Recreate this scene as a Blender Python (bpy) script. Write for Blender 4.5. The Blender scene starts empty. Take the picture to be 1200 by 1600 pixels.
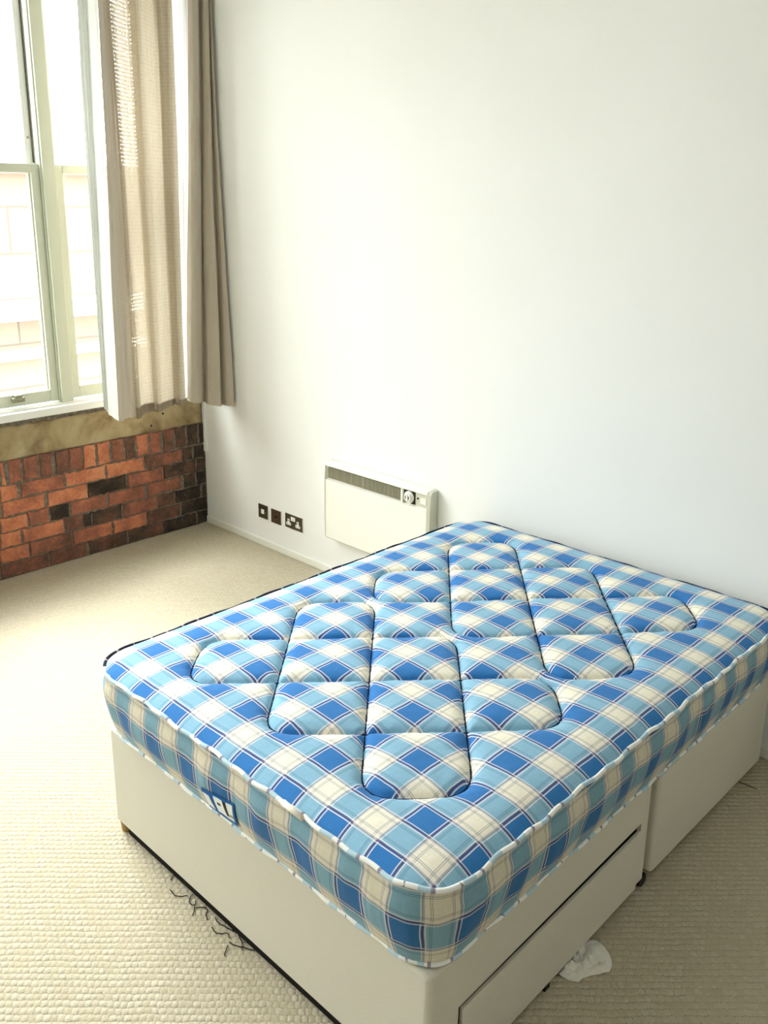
import bpy, bmesh, math, random
import numpy as np
from mathutils import Vector, Matrix, noise

random.seed(7)
S = bpy.context.scene
COL = S.collection

# ------------------------------------------------------------------ camera
cam_data = bpy.data.cameras.new('camera')
cam = bpy.data.objects.new('camera', cam_data)
COL.objects.link(cam)
RIGHT = Vector((0.6971, 0.7170, 0.0032)).normalized()
FWD = Vector((-0.6900, 0.6720, -0.2688)).normalized()
DOWN = FWD.cross(RIGHT).normalized()
RIGHT = DOWN.cross(FWD).normalized()
m = Matrix.Identity(4)
for i, v in enumerate((RIGHT, -DOWN, -FWD)):
    for j in range(3):
        m[j][i] = v[j]
m.translation = Vector((4.5256, -3.1023, 1.9659))
cam.matrix_world = m
cam_data.sensor_width = 36.0
cam_data.sensor_fit = 'AUTO'
cam_data.lens = 1384.77 * 36.0 / 1600.0
cam_data.shift_x = 48.553 / 1600.0
cam_data.shift_y = -91.158 / 1600.0
cam_data.clip_start = 0.02
S.camera = cam

# ------------------------------------------------------------------ world / light / exposure
S.view_settings.view_transform = 'Standard'
S.view_settings.look = 'None'
S.view_settings.gamma = 1.0
S.view_settings.use_curve_mapping = False
S.view_settings.exposure = 0.02
SKY = 14.0
SUN = 7.5
w = bpy.data.worlds.new('overcast_sky')
S.world = w
w.use_nodes = True
bg = w.node_tree.nodes['Background']
bg.inputs['Color'].default_value = (0.985, 0.995, 0.985, 1)
# overcast sky, brighter overhead than at the horizon
_tc = w.node_tree.nodes.new('ShaderNodeTexCoord')
_sx = w.node_tree.nodes.new('ShaderNodeSeparateXYZ')
_mr = w.node_tree.nodes.new('ShaderNodeMapRange')
w.node_tree.links.new(_tc.outputs['Generated'], _sx.inputs[0])
w.node_tree.links.new(_sx.outputs[2], _mr.inputs['Value'])
_mr.inputs['From Min'].default_value = 0.0
_mr.inputs['From Max'].default_value = 1.0
_mr.inputs['To Min'].default_value = SKY * 0.70
_mr.inputs['To Max'].default_value = SKY * 2.2
w.node_tree.links.new(_mr.outputs[0], bg.inputs['Strength'])
# hazy sun behind thin cloud, very soft
_sl = bpy.data.lights.new('hazy_sun', 'SUN')
_sl.energy = SUN
_sl.angle = math.radians(32)
_sl.color = (0.98, 0.985, 1.0)
_so = bpy.data.objects.new('hazy_sun', _sl)
COL.objects.link(_so)
_so.location = (-6, -6, 6)
_so.rotation_euler = Vector((0.56, -0.05, -0.72)).to_track_quat('-Z', 'Y').to_euler()
S.cycles.max_bounces = 10
S.cycles.diffuse_bounces = 6
S.cycles.transparent_max_bounces = 16
S.cycles.transmission_bounces = 8
S.cycles.sample_clamp_indirect = 8.0
S.cycles.use_denoising = True


def portal(name, y0, y1, z0, z1, x):
    l = bpy.data.lights.new(name, 'AREA')
    l.shape = 'RECTANGLE'
    l.size = z1 - z0
    l.size_y = y1 - y0
    l.cycles.is_portal = True
    o = bpy.data.objects.new(name, l)
    COL.objects.link(o)
    o.location = (x, (y0 + y1) / 2, (z0 + z1) / 2)
    o.rotation_euler = (0, -math.pi / 2, 0)      # emits toward +x


WIN1 = (-2.62, -0.20, 0.92, 3.42)
WIN2 = (-5.55, -3.15, 0.92, 3.42)
portal('window_daylight', WIN1[0], WIN1[1], WIN1[2], WIN1[3], -0.14)
portal('window_daylight', WIN2[0], WIN2[1], WIN2[2], WIN2[3], -0.14)


# ------------------------------------------------------------------ node helpers
def mat(name, color=(0.8, 0.8, 0.8), rough=0.6, spec=0.3, metallic=0.0):
    M = bpy.data.materials.new(name)
    M.use_nodes = True
    b = M.node_tree.nodes['Principled BSDF']
    b.inputs['Base Color'].default_value = (*color, 1)
    b.inputs['Roughness'].default_value = rough
    b.inputs['Specular IOR Level'].default_value = spec
    b.inputs['Metallic'].default_value = metallic
    return M


class NT:
    """small wrapper to write shader graphs compactly"""
    def __init__(self, M):
        self.M, self.t = M, M.node_tree
        self.b = self.t.nodes.get('Principled BSDF')

    def n(self, typ, **kw):
        nd = self.t.nodes.new(typ)
        for k, v in kw.items():
            setattr(nd, k, v)
        return nd

    def l(self, a, b):
        self.t.links.new(a, b)

    def put(self, sock, v):
        if isinstance(v, (int, float)):
            sock.default_value = v
        elif isinstance(v, (tuple, list)):
            sock.default_value = (*v, 1) if len(v) == 3 and sock.type == 'RGBA' else v
        else:
            self.l(v, sock)

    def math(self, op, a, b=0.0, c=0.0, clamp=False):
        nd = self.n('ShaderNodeMath', operation=op, use_clamp=clamp)
        self.put(nd.inputs[0], a)
        self.put(nd.inputs[1], b)
        self.put(nd.inputs[2], c)
        return nd.outputs[0]

    def mix(self, f, a, b, blend='MIX'):
        nd = self.n('ShaderNodeMix', data_type='RGBA', blend_type=blend)
        self.put(nd.inputs[0], f)
        self.put(nd.inputs[6], a)
        self.put(nd.inputs[7], b)
        return nd.outputs[2]

    def ramp(self, f, stops, interp='LINEAR'):
        nd = self.n('ShaderNodeValToRGB')
        nd.color_ramp.interpolation = interp
        e = nd.color_ramp.elements
        while len(e) < len(stops):
            e.new(0.5)
        for el, (p, c) in zip(e, stops):
            el.position = p
            el.color = (*c, 1) if len(c) == 3 else c
        self.put(nd.inputs[0], f)
        return nd.outputs[0]

    def coord(self, which='Object'):
        return self.n('ShaderNodeTexCoord').outputs[which]

    def noise(self, vec, scale, detail=4, rough=0.55, dist=0.0):
        nd = self.n('ShaderNodeTexNoise')
        self.put(nd.inputs['Vector'], vec)
        nd.inputs['Scale'].default_value = scale
        nd.inputs['Detail'].default_value = detail
        nd.inputs['Roughness'].default_value = rough
        nd.inputs['Distortion'].default_value = dist
        return nd.outputs[0]

    def bump(self, h, strength=0.3, dist=0.01):
        nd = self.n('ShaderNodeBump')
        nd.inputs['Strength'].default_value = strength
        nd.inputs['Distance'].default_value = dist
        self.put(nd.inputs['Height'], h)
        self.l(nd.outputs[0], self.b.inputs['Normal'])
        return nd

    def base(self, c):
        self.put(self.b.inputs['Base Color'], c)


# ------------------------------------------------------------------ mesh helpers
def link(name, me, parent=None, mats=(), smooth=False):
    o = bpy.data.objects.new(name, me)
    COL.objects.link(o)
    for M in (mats if isinstance(mats, (list, tuple)) else [mats]):
        me.materials.append(M)
    if smooth:
        for p in me.polygons:
            p.use_smooth = True
    if parent is not None:
        o.parent = parent
    return o


def bm_obj(name, bm, parent=None, mats=(), smooth=False):
    bmesh.ops.recalc_face_normals(bm, faces=bm.faces)
    me = bpy.data.meshes.new(name)
    bm.to_mesh(me)
    bm.free()
    return link(name, me, parent, mats, smooth)


def box(bm, x0, x1, y0, y1, z0, z1, bevel=0.0, seg=2, mi=0):
    vs = [bm.verts.new((x, y, z)) for x in (x0, x1) for y in (y0, y1) for z in (z0, z1)]
    f = []
    for q in ((0, 1, 3, 2), (4, 6, 7, 5), (0, 4, 5, 1), (2, 3, 7, 6), (0, 2, 6, 4), (1, 5, 7, 3)):
        f.append(bm.faces.new([vs[i] for i in q]))
    for a in f:
        a.material_index = mi
    if bevel > 0:
        ed = list({e for a in f for e in a.edges})
        r = bmesh.ops.bevel(bm, geom=ed, offset=bevel, segments=seg, profile=0.5, affect='EDGES')
        for a in r['faces']:
            a.material_index = mi
    return vs


def box_obj(name, x0, x1, y0, y1, z0, z1, M, parent=None, bevel=0.0, seg=2):
    bm = bmesh.new()
    box(bm, x0, x1, y0, y1, z0, z1, bevel, seg)
    return bm_obj(name, bm, parent, M, False)


def tube(bm, pts, r, n=8, closed=False, mi=0, radii=None):
    pts = [Vector(p) for p in pts]
    N = len(pts)
    rings = []
    up = Vector((0, 0, 1))
    for i, p in enumerate(pts):
        a = pts[(i - 1) % N] if closed or i > 0 else pts[i]
        b = pts[(i + 1) % N] if closed or i < N - 1 else pts[i]
        t = (b - a).normalized()
        s = t.cross(up)
        if s.length < 1e-4:
            s = t.cross(Vector((1, 0, 0)))
        s.normalize()
        u = s.cross(t).normalized()
        rr = radii[i] if radii else r
        rings.append([bm.verts.new(p + rr * (math.cos(2 * math.pi * k / n) * s + math.sin(2 * math.pi * k / n) * u)) for k in range(n)])
    fs = []
    for i in range(N if closed else N - 1):
        A, B = rings[i], rings[(i + 1) % N]
        for k in range(n):
            f = bm.faces.new((A[k], A[(k + 1) % n], B[(k + 1) % n], B[k]))
            f.material_index = mi
            f.smooth = True
            fs.append(f)
    if not closed:
        bm.faces.new(rings[0][::-1]).material_index = mi
        bm.faces.new(rings[-1]).material_index = mi
    return fs


def cyl(bm, c, axis, r, h, n=24, mi=0, r2=None):
    """closed cylinder from c along axis"""
    c, ax = Vector(c), Vector(axis).normalized()
    s = ax.orthogonal().normalized()
    u = ax.cross(s)
    A, B = [], []
    for k in range(n):
        d = math.cos(2 * math.pi * k / n) * s + math.sin(2 * math.pi * k / n) * u
        A.append(bm.verts.new(c + d * r))
        B.append(bm.verts.new(c + ax * h + d * (r2 if r2 else r)))
    bm.faces.new(A[::-1]).material_index = mi
    bm.faces.new(B).material_index = mi
    for k in range(n):
        f = bm.faces.new((A[k], A[(k + 1) % n], B[(k + 1) % n], B[k]))
        f.material_index = mi


def empty(name, loc=(0, 0, 0), rz=0.0):
    o = bpy.data.objects.new(name, None)
    COL.objects.link(o)
    o.location = loc
    o.rotation_euler = (0, 0, rz)
    o.empty_display_size = 0.1
    return o


def tag(o, label, cat, group=None):
    o['label'] = label
    o['category'] = cat
    if group:
        o['group'] = group
    return o


def struct(o, label=None, cat=None):
    o['kind'] = 'structure'
    if label:
        o['label'] = label
        o['category'] = cat
    return o


# ================================================================== MATERIALS
def m_wall():
    M = mat('white_paint', (0.86, 0.865, 0.85), 0.75, 0.2)
    k = NT(M)
    c = k.coord()
    f = k.noise(c, 1.3, 3)
    k.base(k.mix(f, (0.83, 0.845, 0.825), (0.87, 0.88, 0.87)))
    k.bump(k.noise(c, 90, 3), 0.08, 0.002)
    return M


def m_carpet():
    M = mat('loop_carpet', (0.5, 0.45, 0.35), 0.95, 0.05)
    k = NT(M)
    mp = k.n('ShaderNodeMapping')
    k.l(k.coord(), mp.inputs['Vector'])
    mp.inputs['Rotation'].default_value = (0, 0, -math.radians(45.8))
    mp.inputs['Scale'].default_value = (1.0, 1.0, 1.0)
    # gentle wander so that the rows are not ruled
    wn = k.n('ShaderNodeTexNoise')
    k.l(k.coord(), wn.inputs['Vector'])
    wn.inputs['Scale'].default_value = 16.0
    wv = k.n('ShaderNodeVectorMath', operation='MULTIPLY_ADD')
    k.l(wn.outputs['Color'], wv.inputs[0])
    wv.inputs[1].default_value = (0.014, 0.012, 0.0)
    k.l(mp.outputs[0], wv.inputs[2])
    sq = k.n('ShaderNodeSeparateXYZ')
    k.l(wv.outputs[0], sq.inputs[0])
    qv = k.math('DIVIDE', sq.outputs[1], 0.0205)                # rows
    rr = k.math('FLOOR', qv)
    fq = k.math('SUBTRACT', k.math('MULTIPLY', k.math('FRACT', qv), 2.0), 1.0)
    pv = k.math('ADD', k.math('DIVIDE', sq.outputs[0], 0.0185), k.math('MULTIPLY', rr, 0.5))
    pc = k.math('FLOOR', pv)
    fp = k.math('SUBTRACT', k.math('MULTIPLY', k.math('FRACT', pv), 2.0), 1.0)
    q2, p2 = k.math('MULTIPLY', fq, fq), k.math('MULTIPLY', fp, fp)
    dome = k.math('SUBTRACT', 1.0, k.math('ADD', k.math('MULTIPLY', q2, 0.75), k.math('MULTIPLY', p2, 0.45)), clamp=True)
    cell = k.n('ShaderNodeCombineXYZ')
    k.l(rr, cell.inputs[0]); k.l(pc, cell.inputs[1])
    rnd = k.n('ShaderNodeTexWhiteNoise', noise_dimensions='2D')
    k.l(cell.outputs[0], rnd.inputs['Vector'])
    fine = k.noise(k.coord(), 420, 2)
    fibre = k.noise(k.coord(), 170, 3, 0.7)
    big = k.noise(k.coord(), 2.2, 4)
    h = k.math('ADD', k.math('MULTIPLY', dome, k.math('ADD', 0.55, k.math('MULTIPLY', rnd.outputs['Value'], 0.45))), k.math('MULTIPLY', k.math('ADD', fine, fibre), 0.42))
    k.bump(h, 0.70, 0.007)
    c1 = k.mix(rnd.outputs['Value'], (0.515, 0.46, 0.345), (0.605, 0.56, 0.445))
    c2 = k.mix(k.math('MULTIPLY', fibre, 0.7), c1, (0.435, 0.375, 0.26))
    c3 = k.mix(k.math('MULTIPLY', big, 0.25), c2, (0.54, 0.49, 0.34))
    # dark brown flecks between the loops here and there
    gap = k.math('MULTIPLY', k.math('SUBTRACT', k.math('ADD', q2, k.math('MULTIPLY', p2, 0.5)), 0.98), 4.0, clamp=True)
    gapn = k.math('MULTIPLY', k.math('SUBTRACT', k.math('ADD', k.noise(k.coord(), 55, 2), k.math('MULTIPLY', rnd.outputs['Value'], 0.35)), 0.60), 5.0, clamp=True)
    c4 = k.mix(k.math('MULTIPLY', k.math('MULTIPLY', gap, gapn), 0.75), c3, (0.15, 0.125, 0.085))
    k.base(c4)
    return M


def plaid_graph(k, uvec, period, cu, cv, tint=1.0):
    """tartan colours from metre UVs: blue bands centred on cu + n*period, cv + n*period"""
    sx = k.n('ShaderNodeSeparateXYZ')
    k.l(uvec, sx.inputs[0])
    bs, whites, darks = [], [], []
    for ax, c, per in ((0, cu, period[0]), (1, cv, period[1])):
        q = k.math('DIVIDE', k.math('SUBTRACT', sx.outputs[ax], c), per)
        fr = k.math('SUBTRACT', q, k.math('ROUND', q))
        d = k.math('ABSOLUTE', fr)                     # 0 blue centre .. 0.5 cream centre

        def line(c0, wdt):
            a = k.math('ABSOLUTE', k.math('SUBTRACT', d, c0))
            return k.math('SUBTRACT', 1.0, k.math('DIVIDE', k.math('SUBTRACT', a, wdt * 0.55), wdt * 0.6), clamp=True)
        b = k.math('SUBTRACT', 1.0, k.math('DIVIDE', k.math('SUBTRACT', d, 0.238), 0.018), clamp=True)
        bs.append(b)
        wl = k.math('MAXIMUM', line(0.222, 0.010), line(0.288, 0.010))
        whites.append(wl)
        thin = k.math('MAXIMUM', line(0.342, 0.006), line(0.368, 0.006))
        darks.append((line(0.256, 0.018), thin))
    sm = k.math('MULTIPLY', k.math('ADD', bs[0], bs[1]), 0.5)
    wn = k.noise(uvec, 34, 4)
    col = k.ramp(sm, [(0.0, (0.85, 0.82, 0.70)), (0.5, (0.25, 0.475, 0.645)), (1.0, (0.030, 0.180, 0.49))])
    for i in (0, 1):
        o = 1 - i
        col = k.mix(k.math('MULTIPLY', whites[i], 0.82), col, (0.86, 0.80, 0.82))
        col = k.mix(k.math('MULTIPLY', darks[i][1], 0.55), col, (0.05, 0.10, 0.22))
        dk = k.math('MULTIPLY', darks[i][0], k.math('ADD', 0.42, k.math('MULTIPLY', bs[o], 0.45)))
        col = k.mix(dk, col, (0.055, 0.035, 0.16))
    # woven thread variation along both directions
    thr = k.n('ShaderNodeTexNoise')
    mp = k.n('ShaderNodeMapping')
    k.l(uvec, mp.inputs[0])
    mp.inputs['Scale'].default_value = (30, 500, 1)
    k.l(mp.outputs[0], thr.inputs['Vector'])
    thr.inputs['Scale'].default_value = 1.0
    thr2 = k.n('ShaderNodeTexNoise')
    mp2 = k.n('ShaderNodeMapping')
    k.l(uvec, mp2.inputs[0])
    mp2.inputs['Scale'].default_value = (500, 30, 1)
    k.l(mp2.outputs[0], thr2.inputs['Vector'])
    thr2.inputs['Scale'].default_value = 1.0
    tv = k.math('ADD', k.math('MULTIPLY', thr.outputs[0], 0.5), k.math('MULTIPLY', thr2.outputs[0], 0.5))
    g = k.math('ADD', 0.72, k.math('MULTIPLY', tv, 0.56))
    sc = k.n('ShaderNodeVectorMath', operation='SCALE')
    k.l(col, sc.inputs[0])
    k.put(sc.inputs['Scale'], g)
    return sc.outputs[0], tv, wn


def m_plaid(name, cu, cv, tintc=None, wander=0.012):
    M = mat(name, (0.3, 0.5, 0.7), 0.85, 0.15)
    k = NT(M)
    uv = k.coord('UV')
    # slight wander of the weave
    wob = k.n('ShaderNodeTexNoise')
    k.l(uv, wob.inputs['Vector'])
    wob.inputs['Scale'].default_value = 5.0
    wob.inputs['Detail'].default_value = 2
    off = k.n('ShaderNodeVectorMath', operation='SUBTRACT')
    k.l(wob.outputs['Color'], off.inputs[0])
    off.inputs[1].default_value = (0.5, 0.5, 0.5)
    sc = k.n('ShaderNodeVectorMath', operation='SCALE')
    k.l(off.outputs[0], sc.inputs[0])
    sc.inputs['Scale'].default_value = wander
    ad = k.n('ShaderNodeVectorMath', operation='ADD')
    k.l(uv, ad.inputs[0])
    k.l(sc.outputs[0], ad.inputs[1])
    c, tv, wn = plaid_graph(k, ad.outputs[0], (0.1596, 0.1567), cu, cv)
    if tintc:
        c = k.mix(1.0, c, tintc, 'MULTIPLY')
    k.base(c)
    hb = k.math('ADD', tv, k.math('MULTIPLY', wn, 1.2))
    k.bump(hb, 0.25, 0.003)
    k.b.inputs['Sheen Weight'].default_value = 0.1
    return M


def m_piping(name, lo, hi, duty):
    M = mat(name, hi, 0.8, 0.15)
    k = NT(M)
    sx = k.n('ShaderNodeSeparateXYZ')
    k.l(k.coord('UV'), sx.inputs[0])
    n1 = k.noise(k.coord('Object'), 14, 2)
    q = k.math('FRACT', k.math('DIVIDE', sx.outputs[0], 0.093))
    f = k.math('GREATER_THAN', k.math('ADD', q, k.math('MULTIPLY', k.math('SUBTRACT', n1, 0.5), 0.8)), duty)
    q2 = k.math('FRACT', k.math('DIVIDE', sx.outputs[0], 0.031))
    f2 = k.math('MULTIPLY', k.math('GREATER_THAN', q2, 0.88), k.math('GREATER_THAN', n1, 0.5))
    k.base(k.mix(f2, k.mix(f, lo, hi), (0.30, 0.27, 0.36)))
    return M


def m_divan():
    M = mat('divan_fabric', (0.5, 0.47, 0.38), 0.92, 0.08)
    k = NT(M)
    c = k.coord()
    f = k.noise(c, 260, 3, 0.7)
    g = k.noise(c, 6, 4)
    a = k.mix(f, (0.535, 0.515, 0.43), (0.69, 0.67, 0.59))
    b = k.mix(k.math('MULTIPLY', g, 0.35), a, (0.58, 0.545, 0.44))
    k.base(b)
    k.bump(f, 0.35, 0.003)
    return M


def m_brick():
    M = mat('old_brick', (0.5, 0.15, 0.08), 0.9, 0.1)
    k = NT(M)
    at = k.n('ShaderNodeAttribute', attribute_name='tone')
    c = k.coord()
    n1 = k.noise(c, 9, 5, 0.6)
    n2 = k.noise(c, 70, 4, 0.65)
    n3 = k.noise(c, 26, 5, 0.7, 0.6)
    t = k.math('ADD', at.outputs['Fac'], k.math('MULTIPLY', k.math('SUBTRACT', n1, 0.5), 1.1))
    t = k.math('ADD', t, k.math('MULTIPLY', k.math('SUBTRACT', n2, 0.5), 0.55), clamp=True)
    col = k.ramp(t, [(0.0, (0.035, 0.029, 0.024)), (0.2, (0.085, 0.058, 0.043)), (0.4, (0.17, 0.083, 0.060)),
                     (0.65, (0.36, 0.135, 0.088)), (0.85, (0.54, 0.195, 0.105)), (1.0, (0.64, 0.27, 0.145))])
    soot = k.math('MULTIPLY', k.math('SUBTRACT', n3, 0.56), 2.6, clamp=True)
    col = k.mix(k.math('MULTIPLY', soot, 0.55), col, (0.075, 0.058, 0.046))
    pale = k.math('MULTIPLY', k.math('SUBTRACT', k.noise(c, 48, 4, 0.7), 0.60), 5.0, clamp=True)
    col = k.mix(k.math('MULTIPLY', pale, 0.55), col, (0.46, 0.36, 0.29))
    k.base(col)
    k.bump(k.math('ADD', n2, k.math('MULTIPLY', n3, 0.7)), 0.45, 0.006)
    return M


def m_mortar():
    M = mat('lime_mortar', (0.13, 0.10, 0.08), 0.95, 0.05)
    k = NT(M)
    c = k.coord()
    n1 = k.noise(c, 40, 5, 0.7)
    n2 = k.noise(c, 150, 3, 0.7)
    col = k.ramp(n1, [(0.3, (0.11, 0.09, 0.075)), (0.52, (0.20, 0.17, 0.14)), (0.66, (0.30, 0.26, 0.215)), (0.71, (0.60, 0.56, 0.50))])
    k.base(col)
    k.bump(k.math('ADD', n1, n2), 0.6, 0.008)
    return M


def m_stone():
    M = mat('sandstone_sill', (0.45, 0.36, 0.2), 0.9, 0.1)
    k = NT(M)
    c = k.coord()
    n1 = k.noise(c, 4.5, 5, 0.6, 0.4)
    n2 = k.noise(c, 55, 5, 0.7)
    n3 = k.noise(c, 3.1, 4, 0.6, 0.3)
    col = k.ramp(n1, [(0.34, (0.13, 0.082, 0.045)), (0.44, (0.26, 0.19, 0.105)), (0.55, (0.39, 0.31, 0.18)), (0.72, (0.49, 0.42, 0.28))])
    st = k.math('MULTIPLY', k.math('SUBTRACT', n3, 0.53), 8.0, clamp=True)
    col = k.mix(k.math('MULTIPLY', st, 0.8), col, (0.17, 0.11, 0.065))
    col = k.mix(k.math('MULTIPLY', n2, 0.3), col, (0.30, 0.21, 0.10))
    k.base(col)
    k.bump(n2, 0.35, 0.004)
    return M


def m_cloth(name, col, col2, trans, weave=False):
    """curtain fabric: diffuse + translucent, optional open weave"""
    M = bpy.data.materials.new(name)
    M.use_nodes = True
    k = NT(M)
    t = M.node_tree
    t.nodes.remove(k.b)
    out = t.nodes['Material Output']
    c = k.coord('UV')
    n = k.noise(c, 40, 3)
    mp = k.n('ShaderNodeMapping')
    k.l(c, mp.inputs[0])
    mp.inputs['Scale'].default_value = (260, 90, 1)
    th = k.noise(mp.outputs[0], 1.0, 2)
    f = k.math('ADD', k.math('MULTIPLY', n, 0.4), k.math('MULTIPLY', th, 0.6))
    cc = k.mix(f, col, col2)
    d = k.n('ShaderNodeBsdfDiffuse')
    tr = k.n('ShaderNodeBsdfTranslucent')
    k.l(cc, d.inputs[0])
    k.l(cc, tr.inputs[0])
    bmp = k.n('ShaderNodeBump')
    bmp.inputs['Strength'].default_value = 0.25
    bmp.inputs['Distance'].default_value = 0.002
    k.l(th, bmp.inputs['Height'])
    k.l(bmp.outputs[0], d.inputs['Normal'])
    mx = k.n('ShaderNodeMixShader')
    mx.inputs[0].default_value = trans
    k.l(d.outputs[0], mx.inputs[1])
    k.l(tr.outputs[0], mx.inputs[2])
    if weave:
        tp = k.n('ShaderNodeBsdfTransparent')
        m2 = k.n('ShaderNodeMixShader')
        sx = k.n('ShaderNodeSeparateXYZ')
        k.l(c, sx.inputs[0])
        jx = k.math('ADD', sx.outputs[0], k.math('MULTIPLY', n, 0.006))
        jz = k.math('ADD', sx.outputs[1], k.math('MULTIPLY', n, 0.012))
        a = k.math('ABSOLUTE', k.math('SUBTRACT', k.math('FRACT', k.math('DIVIDE', jx, 0.013)), 0.5))
        b = k.math('ABSOLUTE', k.math('SUBTRACT', k.math('FRACT', k.math('DIVIDE', jz, 0.019)), 0.5))
        hole = k.math('MULTIPLY', k.math('LESS_THAN', a, 0.20), k.math('LESS_THAN', b, 0.18))
        hn = k.math('GREATER_THAN', k.noise(c, 150, 2), 0.47)
        k.put(m2.inputs[0], k.math('MULTIPLY', k.math('MULTIPLY', hole, hn), weave))
        k.l(mx.outputs[0], m2.inputs[1])
        k.l(tp.outputs[0], m2.inputs[2])
        k.l(m2.outputs[0], out.inputs[0])
    else:
        k.l(mx.outputs[0], out.inputs[0])
    return M


def m_glass():
    M = bpy.data.materials.new('window_glass')
    M.use_nodes = True
    k = NT(M)
    t = M.node_tree
    t.nodes.remove(k.b)
    tp = k.n('ShaderNodeBsdfTransparent')
    tp.inputs[0].default_value = (0.97, 0.985, 0.98, 1)
    gl = k.n('ShaderNodeBsdfGlossy')
    gl.inputs['Roughness'].default_value = 0.02
    lw = k.n('ShaderNodeLayerWeight')
    lw.inputs[0].default_value = 0.5
    fc = k.math('ADD', 0.035, k.math('MULTIPLY', k.math('POWER', lw.outputs['Facing'], 4.0), 0.6))
    mx = k.n('ShaderNodeMixShader')
    k.l(fc, mx.inputs[0])
    k.l(tp.outputs[0], mx.inputs[1])
    k.l(gl.outputs[0], mx.inputs[2])
    k.l(mx.outputs[0], t.nodes['Material Output'].inputs[0])
    return M


def m_facade():
    M = mat('peach_stone_blocks', (0.6, 0.4, 0.28), 0.9, 0.1)
    k = NT(M)
    mp = k.n('ShaderNodeMapping')
    k.l(k.coord(), mp.inputs[0])
    mp.inputs['Rotation'].default_value = (math.radians(90), 0, math.radians(90))
    br = k.n('ShaderNodeTexBrick')
    k.l(k.coord('UV'), br.inputs['Vector'])
    br.inputs['Scale'].default_value = 1.0
    br.inputs['Brick Width'].default_value = 0.9
    br.inputs['Row Height'].default_value = 0.45
    br.inputs['Mortar Size'].default_value = 0.012
    br.inputs['Color1'].default_value = (0.17, 0.125, 0.092, 1)
    br.inputs['Color2'].default_value = (0.15, 0.11, 0.082, 1)
    br.inputs['Mortar'].default_value = (0.09, 0.075, 0.06, 1)
    k.base(br.outputs[0])
    return M


MW = m_wall()
M_CARPET = m_carpet()
M_TRIM = mat('white_gloss_paint', (0.80, 0.81, 0.76), 0.45, 0.4)
M_FRAME = mat('cream_window_paint', (0.62, 0.65, 0.53), 0.4, 0.4)
M_SILL = mat('white_sill_paint', (0.86, 0.86, 0.84), 0.4, 0.4)
M_SKIRT = mat('ivory_skirting_paint', (0.82, 0.82, 0.75), 0.5, 0.3)
M_BRICK, M_MORTAR, M_STONE = m_brick(), m_mortar(), m_stone()
M_GLASS = m_glass()
M_PLAID_TOP = m_plaid('tartan_ticking', 1.210, 0.130)
M_PLAID_SIDE = m_plaid('tartan_border_shaded', 1.129, 0.480, (0.73, 0.71, 0.66), 0.030)  # same tartan tinted darker, shade of the sides put into the colour
M_PIPE_DARK = m_piping('navy_piping', (0.012, 0.014, 0.035), (0.30, 0.33, 0.40), 1.25)
M_PIPE_LIGHT = m_piping('pale_piping', (0.46, 0.62, 0.72), (0.84, 0.86, 0.84), 0.40)
M_STITCH = mat('navy_stitching', (0.01, 0.02, 0.06), 0.9, 0.05)
M_DIVAN = m_divan()
M_DARK = mat('black_shade_fill', (0.012, 0.011, 0.010), 0.9, 0.1)  # black that stands in for deep shade below the divan and behind the drawer
M_CASTOR = mat('black_castor_plastic', (0.01, 0.01, 0.01), 0.5, 0.3)
M_WOODFOOT = mat('tan_wooden_foot', (0.30, 0.20, 0.075), 0.6, 0.3)
M_HEATER = mat('ivory_enamel', (0.83, 0.83, 0.76), 0.35, 0.4)
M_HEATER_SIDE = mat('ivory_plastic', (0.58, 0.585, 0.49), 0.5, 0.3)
M_GRILLE_IN = mat('heater_dark_cavity', (0.035, 0.033, 0.022), 0.8, 0.1)
M_GRILLE = mat('grille_slats', (0.36, 0.35, 0.26), 0.5, 0.3)
M_BRONZE = mat('antique_bronze_plate', (0.085, 0.065, 0.045), 0.38, 0.5, 0.6)
M_BROWN = mat('dark_brown_plate', (0.075, 0.042, 0.030), 0.4, 0.5, 0.4)
M_WHITEPL = mat('white_plastic', (0.85, 0.85, 0.80), 0.4, 0.4)
M_BLACK = mat('black_print', (0.01, 0.01, 0.012), 0.6, 0.2)
M_LBLUE = mat('blue_label_cloth', (0.015, 0.12, 0.36), 0.8, 0.1)
M_LWHITE = mat('white_label_cloth', (0.80, 0.84, 0.84), 0.8, 0.1)
M_LGREY = mat('grey_print', (0.28, 0.30, 0.28), 0.8, 0.1)
M_TAPE = mat('cream_tape', (0.84, 0.80, 0.70), 0.85, 0.1)
M_PAPER = mat('tissue_paper', (0.74, 0.73, 0.67), 0.95, 0.05)
M_THREAD = mat('black_thread', (0.014, 0.011, 0.010), 0.9, 0.05)
M_BRASS = mat('dull_brass', (0.30, 0.29, 0.20), 0.4, 0.5, 0.7)
M_LINING = m_cloth('white_curtain_lining', (0.50, 0.52, 0.47), (0.60, 0.62, 0.58), 0.085)
M_LINING_LIT = m_cloth('lit_white_lining', (0.82, 0.82, 0.80), (0.86, 0.86, 0.85), 0.5)  # same lining made paler and more translucent, so the strip looks lit
M_FACE = m_cloth('beige_open_weave', (0.37, 0.315, 0.23), (0.55, 0.485, 0.375), 0.23, weave=0.26)
M_TAUPE = m_cloth('taupe_curtain_cloth', (0.42, 0.37, 0.295), (0.53, 0.475, 0.395), 0.04)
M_HEM = m_cloth('brown_hem_cloth', (0.25, 0.20, 0.145), (0.34, 0.28, 0.21), 0.08)
M_FACADE = m_facade()
M_COPING = mat('pale_coping_stone', (0.8, 0.78, 0.72), 0.8, 0.1)
M_CEIL = mat('white_ceiling_paint', (0.85, 0.85, 0.84), 0.8, 0.1)

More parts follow.
